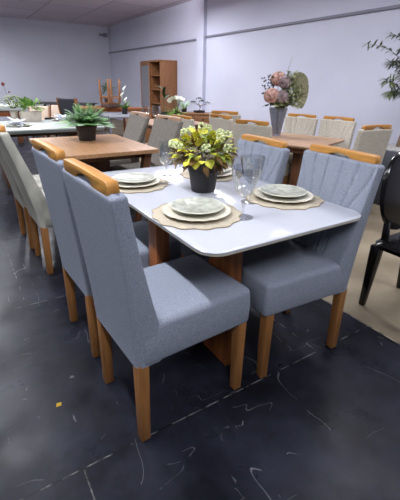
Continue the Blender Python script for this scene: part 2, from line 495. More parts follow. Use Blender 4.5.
# ------------------------------------------------------------------ the white dining table
TZ = .785
X0, X1, Y0, Y1 = .640, 1.518, .941, 2.33
def rrect(x0, x1, y0, y1, r, n=8):
    pts = []
    for cx, cy, a0 in ((x1-r, y1-r, 0), (x0+r, y1-r, PI/2), (x0+r, y0+r, PI), (x1-r, y0+r, 1.5*PI)):
        for k in range(n+1):
            a = a0+PI/2*k/n
            pts.append((cx+r*math.cos(a), cy+r*math.sin(a)))
    return pts
def slab(levels):
    bm = bmesh.new(); loft(bm, [[(x, y, z) for x, y in p] for p, z in levels])
    bmesh.ops.recalc_face_normals(bm, faces=bm.faces[:]); return bm
def top_pair(t, x0, x1, y0, y1, z, r, m_top, m_edge, th=.03, names=('glass_top', 'tabletop')):
    e = .008
    obj(names[0], slab([(rrect(x0+.001, x1-.001, y0+.001, y1-.001, r), z-e), (rrect(x0, x1, y0, y1, r), z-e+.002), (rrect(x0, x1, y0, y1, r), z-.002), (rrect(x0+.002, x1-.002, y0+.002, y1-.002, r), z)]), m_top, t)
    obj(names[1], slab([(rrect(x0+.03, x1-.03, y0+.03, y1-.03, r*.8), z-th), (rrect(x0+.001, x1-.001, y0+.001, y1-.001, r), z-e-.007), (rrect(x0+.001, x1-.001, y0+.001, y1-.001, r), z-e)]), m_edge, t)

cx, cy = (X0+X1)/2, (Y0+Y1)/2
tb = thing('dining_table', 'white-topped dining table with rounded corners and wooden pedestals, set with plates and a potted plant', 'table', (cx, cy, 0))
top_pair(tb, X0-cx, X1-cx, Y0-cy, Y1-cy, TZ, .085, 'white_glass', 'greige', .032)
def panel(ya0, ya1, yb0, yb1, x0, x1, z0, z1):
    bm = bmesh.new()
    hexa(bm, [(x0, ya0, z0), (x1, ya0, z0), (x1, ya1, z0), (x0, ya1, z0)], [(x0, yb0, z1), (x1, yb0, z1), (x1, yb1, z1), (x0, yb1, z1)])
    bmesh.ops.bevel(bm, geom=bm.edges[:], offset=.004, segments=2, profile=.5, affect='EDGES'); return bm
def plank(x0, x1, y0, y1, z1=TZ-.03): return B(x0-cx, x1-cx, y0-cy, y1-cy, 0, z1, bev=.004)
obj('base_plank', panel(1.19-cy, 1.60-cy, 1.19-cy, 1.27-cy, .934-cx, 1.000-cx, 0, TZ-.03), 'basewood', tb)
obj('base_plank', panel(1.64-cy, 2.06-cy, 1.98-cy, 2.06-cy, 1.155-cx, 1.221-cx, 0, TZ-.03), 'basewood', tb)
obj('base_post', plank(.705, .775, 1.478, 1.568), 'basewood', tb)
obj('base_post', plank(1.380, 1.45, 1.69, 1.78), 'basewood', tb)
obj('foot_beam', plank(.775, 1.155, 1.50, 1.55, .09), 'basewood', tb)
obj('foot_beam', plank(1.000, 1.380, 1.70, 1.75, .09), 'basewood', tb)
for x0, x1, y0, y1 in ((.74, .775, 1.15, 2.12), (1.385, 1.42, 1.15, 2.12), (.775, 1.385, 1.15, 1.185), (.775, 1.385, 2.085, 2.12)):
    obj('apron_rail', B(x0-cx, x1-cx, y0-cy, y1-cy, TZ-.085, TZ-.030, bev=.003), 'basewood', tb)

# place settings -------------------------------------------------------------
def placemat_bm(r, z=.004):
    def ring(k, zz):
        p = []
        for i in range(120):
            a = 2*PI*i/120
            w = 1+.032*math.cos(13*a)+.012*math.cos(5*a+1)
            p.append((r*k*w*math.cos(a), r*k*w*math.sin(a), zz))
        return p
    bm = bmesh.new(); loft(bm, [ring(1, 0), ring(1.005, z*.5), ring(.99, z), ring(.6, z+.0006)]); return bm
def placemat_edge_bm(r, z=.004):
    bm = bmesh.new(); pts = []
    for i in range(121):
        a = 2*PI*i/120
        w = 1+.032*math.cos(13*a)+.012*math.cos(5*a+1)
        pts.append((r*w*math.cos(a), r*w*math.sin(a), z*.75))
    tube(bm, pts, .0021, n=6); return bm
def plate_bm(r, h, foot=.55, scallop=0):
    prof = [(0, 0), (r*foot, 0), (r*foot+.004, .002), (r*.80, h*.45), (r*.985, h-.002), (r, h), (r*.985, h+.0025), (r*.80, h*.45+.006), (r*foot, .007), (r*foot*.5, .0065), (0, .0065)]
    bm = lathe(prof, 72)
    if scallop:
        for v in bm.verts:
            q = math.hypot(v.co.x, v.co.y)
            if q > r*.7:
                a = math.atan2(v.co.y, v.co.x); v.co.z += scallop*math.cos(18*a)*(q/r-.7)/.3
    return bm
def rim_bm(r, h):
    bm = bmesh.new(); tube(bm, [(r*math.cos(2*PI*i/72), r*math.sin(2*PI*i/72), h) for i in range(73)], .0026, n=6); return bm
GS = {'pm': 'scalloped placemats on the white table', 'ch': 'cream charger plates on the white table', 'pl': 'sage plates on the white table', 'gl': 'goblets on the white table'}
settings = [
    (.838, 1.335, 0, 'in front of the closest blue-grey chair'),
    (1.362, 1.335, .6, 'at the right front corner of the white table'),
    (.80, 1.955, 1.3, 'at the left back beyond the closest chair\'s rail'),
    (1.335, 1.955, 2.2, 'behind the yellow potted plant'),
]
pm = ed = cg = pl = None
for i, (x, y, rz, where) in enumerate(settings):
    if i == 0:
        pm = thing('placemat', '', 'placemat', group=GS['pm'])
        obj('mat', placemat_bm(.196), 'mat', pm); obj('border', placemat_edge_bm(.196), 'matedge', pm)
        cg = tag(obj('charger_plate', plate_bm(.152, .017, .62, .0010), 'ceramic'), '', 'plate', GS['ch'])
        pl = thing('dinner_plate', '', 'plate', group=GS['pl'])
        obj('plate_body', plate_bm(.118, .013, .6), 'sage', pl); obj('rim', rim_bm(.1175, .0135), 'sagerim', pl)
        trio = (pm, cg, pl)
    else:
        trio = (dup(pm, (0, 0, 0), 0, ''), dup(cg, (0, 0, 0), 0, ''), dup(pl, (0, 0, 0), 0, ''))
    a, b, c = trio
    a.location = (x, y, TZ+.0005); a.rotation_euler.z = rz
    b.location = (x, y, TZ+.0055)
    c.location = (x+.012, y+.014, TZ+.0225); c.rotation_euler.z = rz*1.7
    a['label'] = 'beige scalloped placemat ' + where
    b['label'] = 'large cream charger plate ' + where
    c['label'] = 'smaller sage plate ' + where

def goblet_bm(H=.225, r=.060, rf=.046):
    prof = [(0, 0), (rf, 0), (rf, .0015), (rf*.4, .003), (.006, .009), (.0052, H*.2), (.0095, H*.25), (.0095, H*.28), (.0058, H*.33), (.010, H*.40),
            (r*.62, H*.52), (r*.82, H*.68), (r*.93, H*.86), (r, H), (r-.0014, H), (r*.93-.0018, H*.86), (r*.82-.002, H*.68), (r*.60-.002, H*.53), (.006, H*.43), (0, H*.425)]
    return lathe(prof, 40)
def wine_bm(H=.215, r=.037, rf=.034):
    prof = [(0, 0), (rf, 0), (rf, .0018), (rf*.5, .005), (.005, .012), (.0042, H*.3), (.0048, H*.42), (.008, H*.45), (r*.75, H*.55), (r*1.08, H*.70), (r*1.1, H*.78), (r, H),
            (r-.0013, H), (r*1.1-.0016, H*.78), (r*1.08-.0016, H*.70), (r*.72, H*.56), (.004, H*.48), (0, H*.475)]
    return lathe(prof, 40)
g = tag(obj('goblet', goblet_bm(), 'glass', loc=(.992, 1.20, TZ+.0005)), 'tall clear cut-glass goblet nearest us between the two front place settings', 'glass', GS['gl'])
dup(g, (1.168, 1.365, TZ+.0005), 0, 'tall clear cut-glass goblet right behind the nearest goblet, beside the right front plate')
g2 = tag(obj('wine_glass', wine_bm(), 'glass', loc=(.958, 1.855, TZ+.0065)), 'clear wine glass left of the yellow potted plant, the nearer of two', 'glass', GS['gl'])
dup(g2, (1.06, 2.05, TZ+.0005), 0, 'clear wine glass half hidden behind the other one, left of the yellow potted plant')

# the yellow potted plant -----------------------------------------------------
def pot_bm(rb, rt, h, band=.25):
    zb = h*(1-band)
    rm = rb+(rt-rb)*.72
    prof = [(0, 0), (rb, 0), (rb+.002, .003), (rm, zb), (rm+.004, zb+.002), (rt, h-.003), (rt-.002, h), (rt-.006, h), (rt-.010, h*.8), (0, h*.8)]
    return lathe(prof, 40)
pp = thing('potted_plant', 'yellow-green leafy artificial plant in a black pot at the centre of the white table', 'plant', (1.078, 1.655, TZ))
obj('pot', pot_bm(.062, .086, .142), 'pot', pp)
obj('soil', lathe([(0, .118), (.074, .118), (.074, .122), (0, .130)], 24), 'soil', pp)
def cluster(n, rad, zc, zlo, zhi, L, W, m, name, seed, inner=.25, droop=.3):
    R.seed(seed); bm = bmesh.new()
    for i in range(n):
        d = rdir(zlo, zhi)
        k = R.uniform(inner, 1)
        p = Vector((d.x*rad[0]*k, d.y*rad[1]*k, zc+d.z*rad[2]*k))
        dd = (d+Vector((R.uniform(-.5, .5), R.uniform(-.5, .5), R.uniform(-.2, .5)))).normalized()
        leaf(bm, p, dd, Vector((R.uniform(-.3, .3), R.uniform(-.3, .3), 1)), L*R.uniform(.7, 1.25), W*R.uniform(.7, 1.2), droop*R.uniform(.3, 1.6), .2, 5, .9)
    return bm
obj('yellow_leaves', cluster(105, (.165, .165, .110), .205, -.30, .95, .046, .042, 'yleaf', '', 3, .6), 'yleaf', pp)
obj('green_leaves', cluster(60, (.145, .145, .105), .200, -.35, .9, .052, .040, 'gleaf', '', 4, .5), 'gleaf', pp)
obj('bronze_leaves', cluster(120, (.150, .150, .100), .190, -.5, .85, .055, .032, 'bleaf', '', 5, .45, .5), 'bleaf', pp)
R.seed(6); bm = bmesh.new()
for i in range(18):
    d = rdir(-.05, .95); c = Vector((d.x*.165, d.y*.165, .225+d.z*.115))
    for k in range(22):
        e = rdir(-.6, 1); blob(bm, c+e*.020, .0062, 1)
obj('blossoms', bm, 'bloom', pp)
bm = bmesh.new(); R.seed(8)
for i in range(9):
    d = rdir(.3, .8); tube(bm, [(d.x*.02, d.y*.02, .12), (d.x*.06, d.y*.06, .17), (d.x*.12, d.y*.12, .17+d.z*.12)], .0025, .0015, 6)
obj('stems', bm, 'stem', pp)

# ------------------------------------------------------------------ second table (wood) and its fern
TZ2 = .76
wt = thing('dining_table', 'brown wooden dining table behind the white one, carrying the fern', 'table', (1.08, 3.72, 0))
bm = slab([(rrect(-.462, .458, -.602, .567, .012, 3), TZ2-.036), (rrect(-.465, .46, -.605, .57, .012, 3), TZ2-.033), (rrect(-.465, .46, -.605, .57, .012, 3), TZ2-.003), (rrect(-.462, .457, -.602, .567, .012, 3), TZ2)])
obj('tabletop', bm, 'tabwood', wt)
for sx in (-1, 1):
    for sy in (-1, 1):
        obj('leg', leg_bm(sx*.30, sy*.40, sx*.40, sy*.47, 0, TZ2-.034, .05, .075), 'walnut', wt)
obj('apron', B(-.36, .36, -.43, .43, TZ2-.10, TZ2-.034, bev=.004), 'walnut', wt)
obj('centre_post', B(-.16, .16, -.1, .1, 0, TZ2-.095, bev=.006), 'walnut', wt)

fp = thing('potted_fern', 'green artificial fern in a round black pot on the brown wooden table', 'plant', (1.125, 3.94, TZ2))
fp.scale = (1.16, 1.16, 1.16)
obj('pot', pot_bm(.070, .092, .128, .2), 'pot', fp)
obj('soil', lathe([(0, .104), (.078, .104), (.078, .108), (0, .114)], 24), 'soil', fp)
def fronds(n, seed, L0, L1, lo, hi):
    R.seed(seed); bm = bmesh.new()
    for i in range(n):
        a = 2*PI*i/n*(1 if n < 30 else 2)+R.uniform(-.2, .2); el = R.uniform(lo, hi); L = R.uniform(L0, L1)
        h = Vector((math.cos(a), math.sin(a), 0)); s = Vector((-h.y, h.x, 0))
        pts = []
        for k in range(13):
            t = k/12
            pts.append(h*(.03+L*t*math.cos(el)*(1+.15*t))+Vector((0, 0, .11+L*(math.sin(el)*t*1.35-.42*t*t))))
        tube(bm, pts, .0022, .0008, 5)
        for k in range(1, 13):
            t = k/12; w = (math.sin(PI*(t*.85+.12)))*.042
            d = (pts[k]-pts[k-1]).normalized()
            for q in (-1, 1):
                leaf(bm, pts[k], (s*q+d*.55).normalized(), (0, 0, 1), w+.006, .022, .25, .1, 3)
    return bm
obj('fronds', fronds(70, 11, .15, .225, .4, 1.45), 'fern', fp)
obj('pale_fronds', fronds(26, 12, .17, .235, .25, 1.2), 'fern2', fp)

# ------------------------------------------------------------------ third table (white) with settings and flower box
TZ3 = .76
w3 = thing('dining_table', 'pale white square-topped table at the left, beyond the wooden table with the fern', 'table', (.92, 5.67, 0))
top_pair(w3, -.82, .80, -.61, .63, TZ3, .05, 'white_lac', 'white_lac', .05, ('tabletop', 'edge_band'))
for sx in (-1, 1):
    obj('pedestal_leg', B(sx*.42-.06, sx*.42+.06, -.35, .35, 0, TZ3-.07, bev=.006), 'walnut', w3)
obj('apron', B(-.62, .62, -.42, .42, TZ3-.10, TZ3-.045, bev=.004), 'walnut', w3)
def napkin_bm(seed):
    R.seed(seed); bm = bmesh.new()
    for i in range(26):
        a = R.uniform(0, 2*PI); el = R.uniform(.15, 1.2); d = Vector((math.cos(a)*math.cos(el), math.sin(a)*math.cos(el), math.sin(el)))
        leaf(bm, (d.x*.02, d.y*.02, 0), d, (0, 0, 1), R.uniform(.09, .15), R.uniform(.07, .10), .5, .35, 4)
    return bm
cp3 = tag(obj('charger_plate', plate_bm(.155, .017, .62), 'ceramic', loc=(.70, 5.51, TZ3+.0005)), 'cream plate under the white folded napkin at the left edge, on the pale white table', 'plate', 'plates on the pale white table')
dup(cp3, (1.38, 6.08, TZ3+.0005), 0, 'cream plate under a napkin just left of the fern')
n3 = tag(obj('napkin', napkin_bm(21), 'napkin', loc=(.68, 5.52, TZ3+.009)), 'white-blue napkin fluffed like a flower on the plate at the left edge', 'napkin', 'folded napkins on the pale white table')
dup(n3, (1.38, 6.08, TZ3+.009), 1.2, 'white napkin on the far plate just left of the fern')
bm = bmesh.new(); R.seed(22)
for i in range(10):
    a = R.uniform(0, 2*PI); leaf(bm, (0, 0, 0), (math.cos(a), math.sin(a), .12), (0, 0, 1), .10, .03, .1, .1, 4)
tag(obj('leaf_sprig', bm, 'dkgreen', loc=(.735, 5.42, TZ3+.016)), 'small green leaf sprig lying by the napkin at the left edge', 'leaves')

fb = thing('flower_box', 'low beige box of green leaves on the pale white table at the left', 'plant', (.95, 6.13, TZ3)); fb.scale = (1.12, 1.12, 1.12)
obj('box_pot', B(-.125, .125, -.07, .07, 0, .125, bev=.008), 'beigepot', fb)
obj('foliage', cluster(120, (.17, .11, .10), .16, -.1, 1, .075, .032, 'gleaf', '', 31, .3), mat('bright_green_leaf', srgb(86, 130, 52), .6, srgb(138, 176, 82), (18, 18, 18)), fb)
vf = thing('flower_vase', 'beige pot of white flowers with one dusky red bloom, left of the green box', 'flowers', (.745, 6.21, TZ3))
obj('pot', pot_bm(.042, .055, .14, .1), 'beigepot', vf)
R.seed(33); bs = bmesh.new()
for i in range(26):
    d = rdir(-.1, 1); c = Vector((d.x*.15, d.y*.12, .21+d.z*.14))
    bm = bmesh.new()
    for k in range(7):
        a = 2*PI*k/7; leaf(bm, c, (math.cos(a), math.sin(a), .5), (0, 0, 1), .042, .030, .2, .1, 3)
    obj('white_bloom', bm, 'bloom', vf)
    tube(bs, [(d.x*.02, d.y*.02, .18), tuple(c)], .003, .002, 5)
tube(bs, [(0, 0, .18), (-.05, .03, .35), (-.075, .05, .49)], .003, .002, 5)
obj('stems', bs, 'stem', vf)
obj('leaves', cluster(40, (.13, .10, .11), .25, -.2, .9, .06, .02, 'gleaf', '', 34, .3), 'gleaf', vf)
for q, rb in (((-.08, .05, .505), .024), ((-.02, .02, .40), .012)):
    bm = bmesh.new(); blob(bm, q, rb, 2, (1, 1, 1.1), .12); obj('red_bloom', bm, 'redpetal', vf)

# ------------------------------------------------------------------ right-hand set, turned about 19 degrees
A20 = math.radians(19)
def rset(x, y):
    c, s = math.cos(A20), math.sin(A20)
    return (3.14+x*c-y*s, 3.30+x*s+y*c)
rt = thing('dining_table', 'light brown wooden table in the right background carrying the glass vase', 'table', (3.14, 3.30, 0), A20)
obj('tabletop', slab([(rrect(-.42, .42, -.66, .32, .06, 5), TZ2-.035), (rrect(-.45, .45, -.69, .35, .09, 5), TZ2-.012), (rrect(-.45, .45, -.69, .35, .09, 5), TZ2-.003), (rrect(-.447, .447, -.687, .347, .088, 5), TZ2)]), 'tabwood2', rt)
for q in (-.32, -.02): obj('pedestal_leg', B(-.06, .06, q-.05, q+.05, 0, TZ2-.09, bev=.005), 'walnut', rt)
obj('apron', B(-.34, .34, -.55, .22, TZ2-.095, TZ2-.034, bev=.004), 'walnut', rt)
G4 = 'cream chairs around the table with the vase'
f1 = make_chair('dining_chair', 'cream stitched chair facing us behind the vase table, the one just right of the vase', G4, 'cream', zt=.935, grooves=1, wt=.45, loc=(3.62, 3.34, 0), rz=PI+.28)
f1.location = (3.72, 3.49, 0)
dup(f1, (3.84, 3.02, 0), PI+.18, 'cream stitched chair facing us behind the vase table, second one right of the vase')
ch5 = make_chair('dining_chair', 'greyish cream chair seen from behind at the vase table\'s near end, beside the dark planter', G4, 'cream', zt=.93, grooves=0, wt=.45, loc=(3.49, 2.30, 0), rz=PI/2-.10)
dup(ch5, (2.645, 3.11, 0), .36, 'cream chair seen from behind, its honey rail just left of the glass vase')
dup(ch5, (2.76, 3.82, 0), .03, 'cream chair with honey rail behind the yellow plant, in front of another cream chair')
dup(ch5, (3.18, 4.35, 0), .6, 'cream chair furthest back of those behind the yellow plant, right of the sideboard')
dup(ch5, (2.56, 4.43, 0), .2, 'cream chair whose pale top shows below the sideboard drawers, behind the yellow plant', .95)

# vase and its flowers ----------------------------------------------------------
VX, VY = 3.225, 3.375
prof = [(0, 0), (.044, 0), (.047, .004), (.052, .04), (.074, .16), (.096, .27), (.108, .32), (.104, .32), (.090, .268), (.068, .16), (.046, .045), (.038, .02), (0, .018)]
bm = lathe(prof, 48)
for v in bm.verts:
    q = math.hypot(v.co.x, v.co.y)
    if q > .05 and .02 < v.co.z < .30:
        a = math.atan2(v.co.y, v.co.x); k = 1+.035*math.cos(12*a+v.co.z*30)*math.cos(v.co.z*70)
        v.co.x *= k; v.co.y *= k
tag(obj('glass_vase', bm, 'crystal', loc=(VX, VY, TZ2+.0005)), 'grey cut-glass vase holding the dried flowers on the light brown table', 'vase')
def stem_to(p, name_root):
    bm = bmesh.new(); p = Vector(p)
    tube(bm, [(R.uniform(-.02, .02), R.uniform(-.02, .02), .03), (p.x*.35, p.y*.35, .30), tuple(p)], .0035, .0025, 6)
    obj('stem', bm, 'stem', name_root)
def hyd(p, r, m, label, seed):
    R.seed(seed)
    t = thing('hydrangea', label, 'flower', (VX, VY, TZ2), 0, 'dried flowers in the glass vase')
    bm = bmesh.new()
    for i in range(190):
        d = rdir(-.8, 1); c = Vector(p)+Vector((d.x*r, d.y*r, d.z*r*.9))
        u = d.orthogonal().normalized(); w = d.cross(u)
        ph = R.uniform(0, PI)
        for k in range(4):
            a = ph+PI/2*k
            leaf(bm, c, (u*math.cos(a)+w*math.sin(a)+d*.35), d, .026, .022, .1, .1, 3)
    blob(bm, p, r*.74, 2)
    obj('bloom', bm, m, t); stem_to(p, t)
# image-right is (.84,-.54), towards the viewer is (-.54,-.84)
def vp(r_, f_, z): return (r_*.84-f_*.54, -r_*.54-f_*.84, z)
hyd(vp(-.10, .06, .45), .085, 'pink', 'dusty pink hydrangea low on the left of the vase arrangement', 41)
hyd(vp(-.03, .00, .63), .082, 'pink', 'dusty pink hydrangea at the top of the vase arrangement', 42)
hyd(vp(.035, .06, .60), .070, 'mauve', 'mauve dried bloom right of the top pink hydrangea in the vase', 43)
hyd(vp(.01, .09, .44), .072, 'mauve', 'mauve dried bloom low at the front of the vase arrangement', 44)
def palm_leaf():
    t = thing('dried_palm_leaf', 'large olive dried palm fan at the right of the vase arrangement', 'leaf', (VX, VY, TZ2), 0, 'dried flowers in the glass vase')
    bm = bmesh.new(); base = Vector(vp(.17, -.02, .46)); n = 26
    ax = Vector(vp(1, -.15, 0)); back = Vector(vp(.1, 1, .1)).normalized()
    a0, a1 = math.radians(-48), math.radians(122)
    rows = []
    for i in range(n+1):
        t_ = i/n; a = a0+(a1-a0)*t_
        rad = .27-.08*abs(t_-.55)*1.4
        d = Vector((ax.x*math.cos(a)*.62, ax.y*math.cos(a)*.62, math.sin(a)))
        fold = (.003 if i % 2 else -.003)
        row = []
        for k in range(7):
            s = k/6
            row.append(base+d*rad*s+back*(fold*min(1, s*3)+.05*s*s))
        rows.append(row)
    th = back*.0015
    F = [[bm.verts.new(p+th) for p in r] for r in rows]; K = [[bm.verts.new(p-th) for p in r] for r in rows]
    for i in range(n):
        for k in range(6):
            bm.faces.new((F[i][k], F[i+1][k], F[i+1][k+1], F[i][k+1])); bm.faces.new((K[i][k], K[i][k+1], K[i+1][k+1], K[i+1][k]))
        bm.faces.new((F[i][6], F[i+1][6], K[i+1][6], K[i][6]))
    obj('fan', bm, 'drypalm', t, smooth=False); stem_to(base, t)
palm_leaf()
def sprig(name, label, tips, n, L, W, m, seed, berries=False):
    R.seed(seed)
    t = thing(name, label, 'foliage', (VX, VY, TZ2), 0, 'dried flowers in the glass vase')
    bl = bmesh.new(); bs = bmesh.new(); bb = bmesh.new()
    for tip in tips:
        tip = Vector(tip); p0 = Vector((0, 0, .28)); pts = []
        for k in range(9):
            s = k/8
            pts.append(p0.lerp(tip, s)+Vector((0, 0, .05*math.sin(PI*s))))
        tube(bs, [(0, 0, .04)]+pts, .0028, .0012, 5)
        for k in range(1, 9):
            for q in range(n):
                d = rdir(-.4, .9)
                leaf(bl, pts[k], d, (0, 0, 1), L*R.uniform(.7, 1.2), W, .3, .1, 3)
            if berries and k > 4:
                for q in range(2): blob(bb, pts[k]+rdir(-1, 1)*.02, .0105, 1)
    obj('leaves', bl, m, t); obj('stems', bs, 'stem', t)
    if berries: obj('berries', bb, 'berry', t)
    else: bb.free()
sprig('berry_sprig', 'sprig with dark berries sticking out left of the pink hydrangeas', [vp(-.19, 0, .55), vp(-.205, 0, .63), vp(-.15, .02, .67), vp(-.20, 0, .49), vp(-.12, 0, .60)], 1, .04, .018, 'dkgreen', 51, True)
sprig('fern_sprig', 'olive green feathery sprigs filling the middle and right of the vase arrangement', [vp(.06, .09, .64), vp(.11, .09, .56), vp(.14, .08, .46), vp(.08, .12, .40), vp(.21, .06, .42), vp(.07, .05, .70), vp(.17, .08, .38), vp(.0, .13, .36), vp(.11, .03, .66), vp(-.06, .1, .36), vp(.15, .10, .60), vp(.12, .13, .48), vp(.18, .1, .50), vp(.1, .12, .66), vp(.22, .1, .56), vp(.17, .14, .40), vp(.2, .12, .34), vp(.14, .08, .70)], 15, .05, .019, 'olivepale', 52)
sprig('leaf_sprig', 'dark round-leaved sprig drooping over the left rim of the vase', [vp(-.15, .05, .34), vp(-.10, .08, .36)], 2, .06, .04, 'dkgreen', 53)
sprig('leaf_sprig', 'small dark leaved twig poking out right of the palm fan', [vp(.30, -.04, .52), vp(.31, 0, .48)], 1, .045, .02, 'dkgreen', 54)
sprig('dried_stalk', 'single thin upright stalk rising above the vase arrangement', [vp(.10, 0, .86)], 2, .03, .006, 'olivepale', 55)

# ------------------------------------------------------------------ tall plant in the dark planter at right
tr = thing('potted_tree', 'tall thin-leaved artificial tree in a dark grey square planter at the right edge', 'plant', (4.40, 2.52, 0))
bm = bmesh.new()
box(bm, -.27, .27, -.25, .25, 0, .65, .01)
obj('planter', bm, 'planter', tr)
obj('pebbles', B(-.24, .24, -.22, .22, .64, .665, bev=.004), mat('pale_pebbles', srgb(120, 118, 116), .8, srgb(190, 188, 184), (60, 60, 60), bump=.8), tr)
obj('sticker', B(-.02, .03, -.253, -.2495, .05, .075), 'tag', tr)
bm = bmesh.new(); R.seed(61)
for q in range(3):
    tube(bm, [(.02*q, .03*q, .6), (.03+.02*q, .02, 1.0), (.05+.05*q, .05-.03*q, 1.5), (.10+.03*q, .10-.05*q, 2.1)], .012, .006, 7)
obj('trunk', bm, 'bark', tr)
bl = bmesh.new(); bl2 = bmesh.new(); bs = bmesh.new()
br = []
def rv_(r_, f_, z): return Vector((r_*.84-f_*.54, -r_*.54-f_*.84, z))
# branch tips given to the viewer's right (+), towards the viewer (+) and height
for (r0, f0, z0), (r1, f1, z1), dark in [((.03, 0, 1.15), (-.10, .02, 1.28), 0), ((.03, 0, 1.15), (-.17, .05, 1.40), 0), ((.03, 0, 1.2), (-.05, .1, 1.45), 0), ((.03, 0, 1.1), (.12, .1, 1.32), 0), ((.03, .0, 1.2), (.05, .15, 1.5), 0),
        ((.04, 0, 1.4), (-.42, .0, 1.76), 1), ((.04, 0, 1.5), (-.18, .0, 1.86), 1), ((.04, 0, 1.5), (-.08, .05, 1.72), 1), ((.05, 0, 1.6), (0, .05, 2.0), 1), ((.05, 0, 1.5), (.2, .1, 1.9), 1), ((.05, 0, 1.4), (.3, -.1, 1.6), 0), ((.05, 0, 1.3), (.35, .1, 1.4), 0), ((.05, 0, 1.7), (.1, -.1, 2.15), 1), ((.05, 0, 1.6), (.32, 0, 2.05), 1), ((.04, 0, 1.3), (0, -.3, 1.6), 0), ((.04, 0, 1.35), (-.12, .0, 1.58), 1)]:
    r1 -= .14
    a = rv_(r0, f0, z0)+Vector((.03, .03, 0)); b = rv_(r1, f1, z1); pts = []
    for k in range(10):
        s = k/9; pts.append(a.lerp(b, s)+Vector((0, 0, .10*math.sin(PI*s)*(1 if dark else .5))))
    tube(bs, pts, .004, .0015, 5)
    for k in range(3, 10):
        d = (pts[k]-pts[k-1]).normalized()
        for q in range(6 if dark else 14):
            e = (d*.8+rdir(-.7, .6)).normalized()
            leaf(bl if dark else bl2, pts[k], e, (0, 0, 1), R.uniform(.06, .10) if dark else R.uniform(.09, .14), .022 if dark else .018, .35, .1, 4)
obj('branches', bs, 'bark', tr); obj('upper_leaves', bl, 'olive', tr); obj('lower_leaves', bl2, mat('tree_lower_leaf', srgb(58, 66, 48), .6, srgb(118, 128, 84), (7, 7, 7)), tr)

# ------------------------------------------------------------------ black oval-back chair at the right edge
bc = thing('side_chair', 'black oval-backed chair at the right edge, on the tan concrete floor', 'chair', (2.25, 1.0, 0))
bm = slab([(rrect(-.19, .19, -.19, .19, .06), .405), (rrect(-.215, .215, -.215, .215, .08), .412), (rrect(-.22, .22, -.22, .22, .08), .435), (rrect(-.205, .205, -.205, .205, .08), .45), (rrect(-.12, .12, -.12, .12, .06), .447)])
obj('seat', bm, 'black', bc)
for sx in (-1, 1):
    for sy in (-1, 1):
        obj('leg', leg_bm(sx*.212, sy*.195, sx*.185, sy*.185, 0, .42, .034, .062, .006), 'black', bc)
bm = bmesh.new()
def oval(k, y, n=48): return [(.195*k*math.cos(2*PI*i/n), y+.05*((math.sin(2*PI*i/n)*k+1)/2), .735+.25*k*math.sin(2*PI*i/n)) for i in range(n)]
loft(bm, [oval(.9, .178), oval(.98, .182), oval(1, .195), oval(.98, .208), oval(.93, .212), oval(.88, .208), oval(.5, .204)])
bmesh.ops.recalc_face_normals(bm, faces=bm.faces[:])
obj('backrest', bm, 'black', bc)
for s in (-1, 1):
    obj('back_post', leg_bm(s*.11, .19, s*.11, .20, .42, .56, .04, .03, .006), 'black', bc)

# ------------------------------------------------------------------ cabinet, sideboard and what stands on it
cb = thing('cabinet', 'tall brown wooden cabinet with a glass door and open shelves against the right wall', 'cabinet', (4.94, 9.95, 0))
W2, D2, HC = .60, .25, 1.86
bm = bmesh.new(); box(bm, -D2, D2, -W2, -W2+.025, 0, HC, .003)
obj('side_panel', bm, 'cabwood', cb)
obj('side_panel', B(-D2, D2, W2-.025, W2, 0, HC, bev=.003), 'cabwood', cb)
obj('back_panel', B(D2-.015, D2-.004, -W2+.02, W2-.02, .05, HC-.02), 'cabdark', cb)
obj('top_panel', B(-D2-.01, D2, -W2-.01, W2+.01, HC-.03, HC+.012, bev=.003), 'cabwood', cb)
obj('plinth', B(-D2+.02, D2-.02, -W2+.026, W2-.026, 0, .08), 'cabwood', cb)
obj('divider', B(-D2+.01, D2-.016, -.012, .012, .08, HC-.03), 'cabwood', cb)
for k in range(1, 5):
    z = .08+k*(HC-.1)/5
    obj('shelf', B(-D2+.015, D2-.016, -W2+.026, -.013, z, z+.02), 'cabwood', cb)
    obj('shelf', B(-D2+.015, D2-.016, .013, W2-.026, z, z+.02), 'cabdark', cb)
bm = bmesh.new()
for y0, y1, z0, z1 in ((.0, .055, .09, HC-.035), (W2-.055, W2, .09, HC-.035), (.055, W2-.055, .09, .16), (.055, W2-.055, HC-.10, HC-.035)): box(bm, -D2-.022, -D2-.002, y0, y1, z0, z1, .002)
fr = obj('door', bm, 'cabwood', cb)
obj('pane', B(-D2-.014, -D2-.010, .05, W2-.05, .15, HC-.09), 'pane', fr)
bm = bmesh.new(); blob(bm, (-D2-.03, .03, .95), .012, 2); obj('knob', bm, 'knob', fr)

SA = math.radians(-33)
sb = thing('sideboard', 'brown wooden sideboard with small drawer knobs below the bonsai', 'sideboard', (4.08, 6.32, 0), SA)
obj('body', B(-.52, .52, -.21, .21, .10, .77, bev=.004), 'cabwood', sb)
obj('top_panel', B(-.54, .54, -.225, .225, .77, .80, bev=.004), 'cabwood', sb)
for k in range(3):
    x0 = -.50+k*.335
    dr = obj('drawer', B(x0, x0+.325, -.222, -.208, .60, .755, bev=.003), 'cabwood', sb)
    bm = bmesh.new(); blob(bm, (x0+.1625, -.232, .69), .016, 2); obj('knob', bm, 'knob', dr)
    obj('door', B(x0, x0+.325, -.222, -.208, .12, .59, bev=.003), 'cabwood', sb)
for sx in (-1, 1):
    for sy in (-1, 1): obj('leg', leg_bm(sx*.48, sy*.17, sx*.48, sy*.17, 0, .105, .035, .045), 'cabwood', sb)
def onsb(x, y): return (4.08+x*math.cos(SA)-y*math.sin(SA), 6.32+x*math.sin(SA)+y*math.cos(SA))
bx, by = onsb(-.08, .02)
bz = thing('bonsai', 'small bonsai with layered dark green pads on the wooden sideboard', 'plant', (bx, by, .80)); bz.scale = (1.3, 1.3, 1.2)
obj('tray', B(-.07, .07, -.05, .05, 0, .035, bev=.006), 'pot', bz)
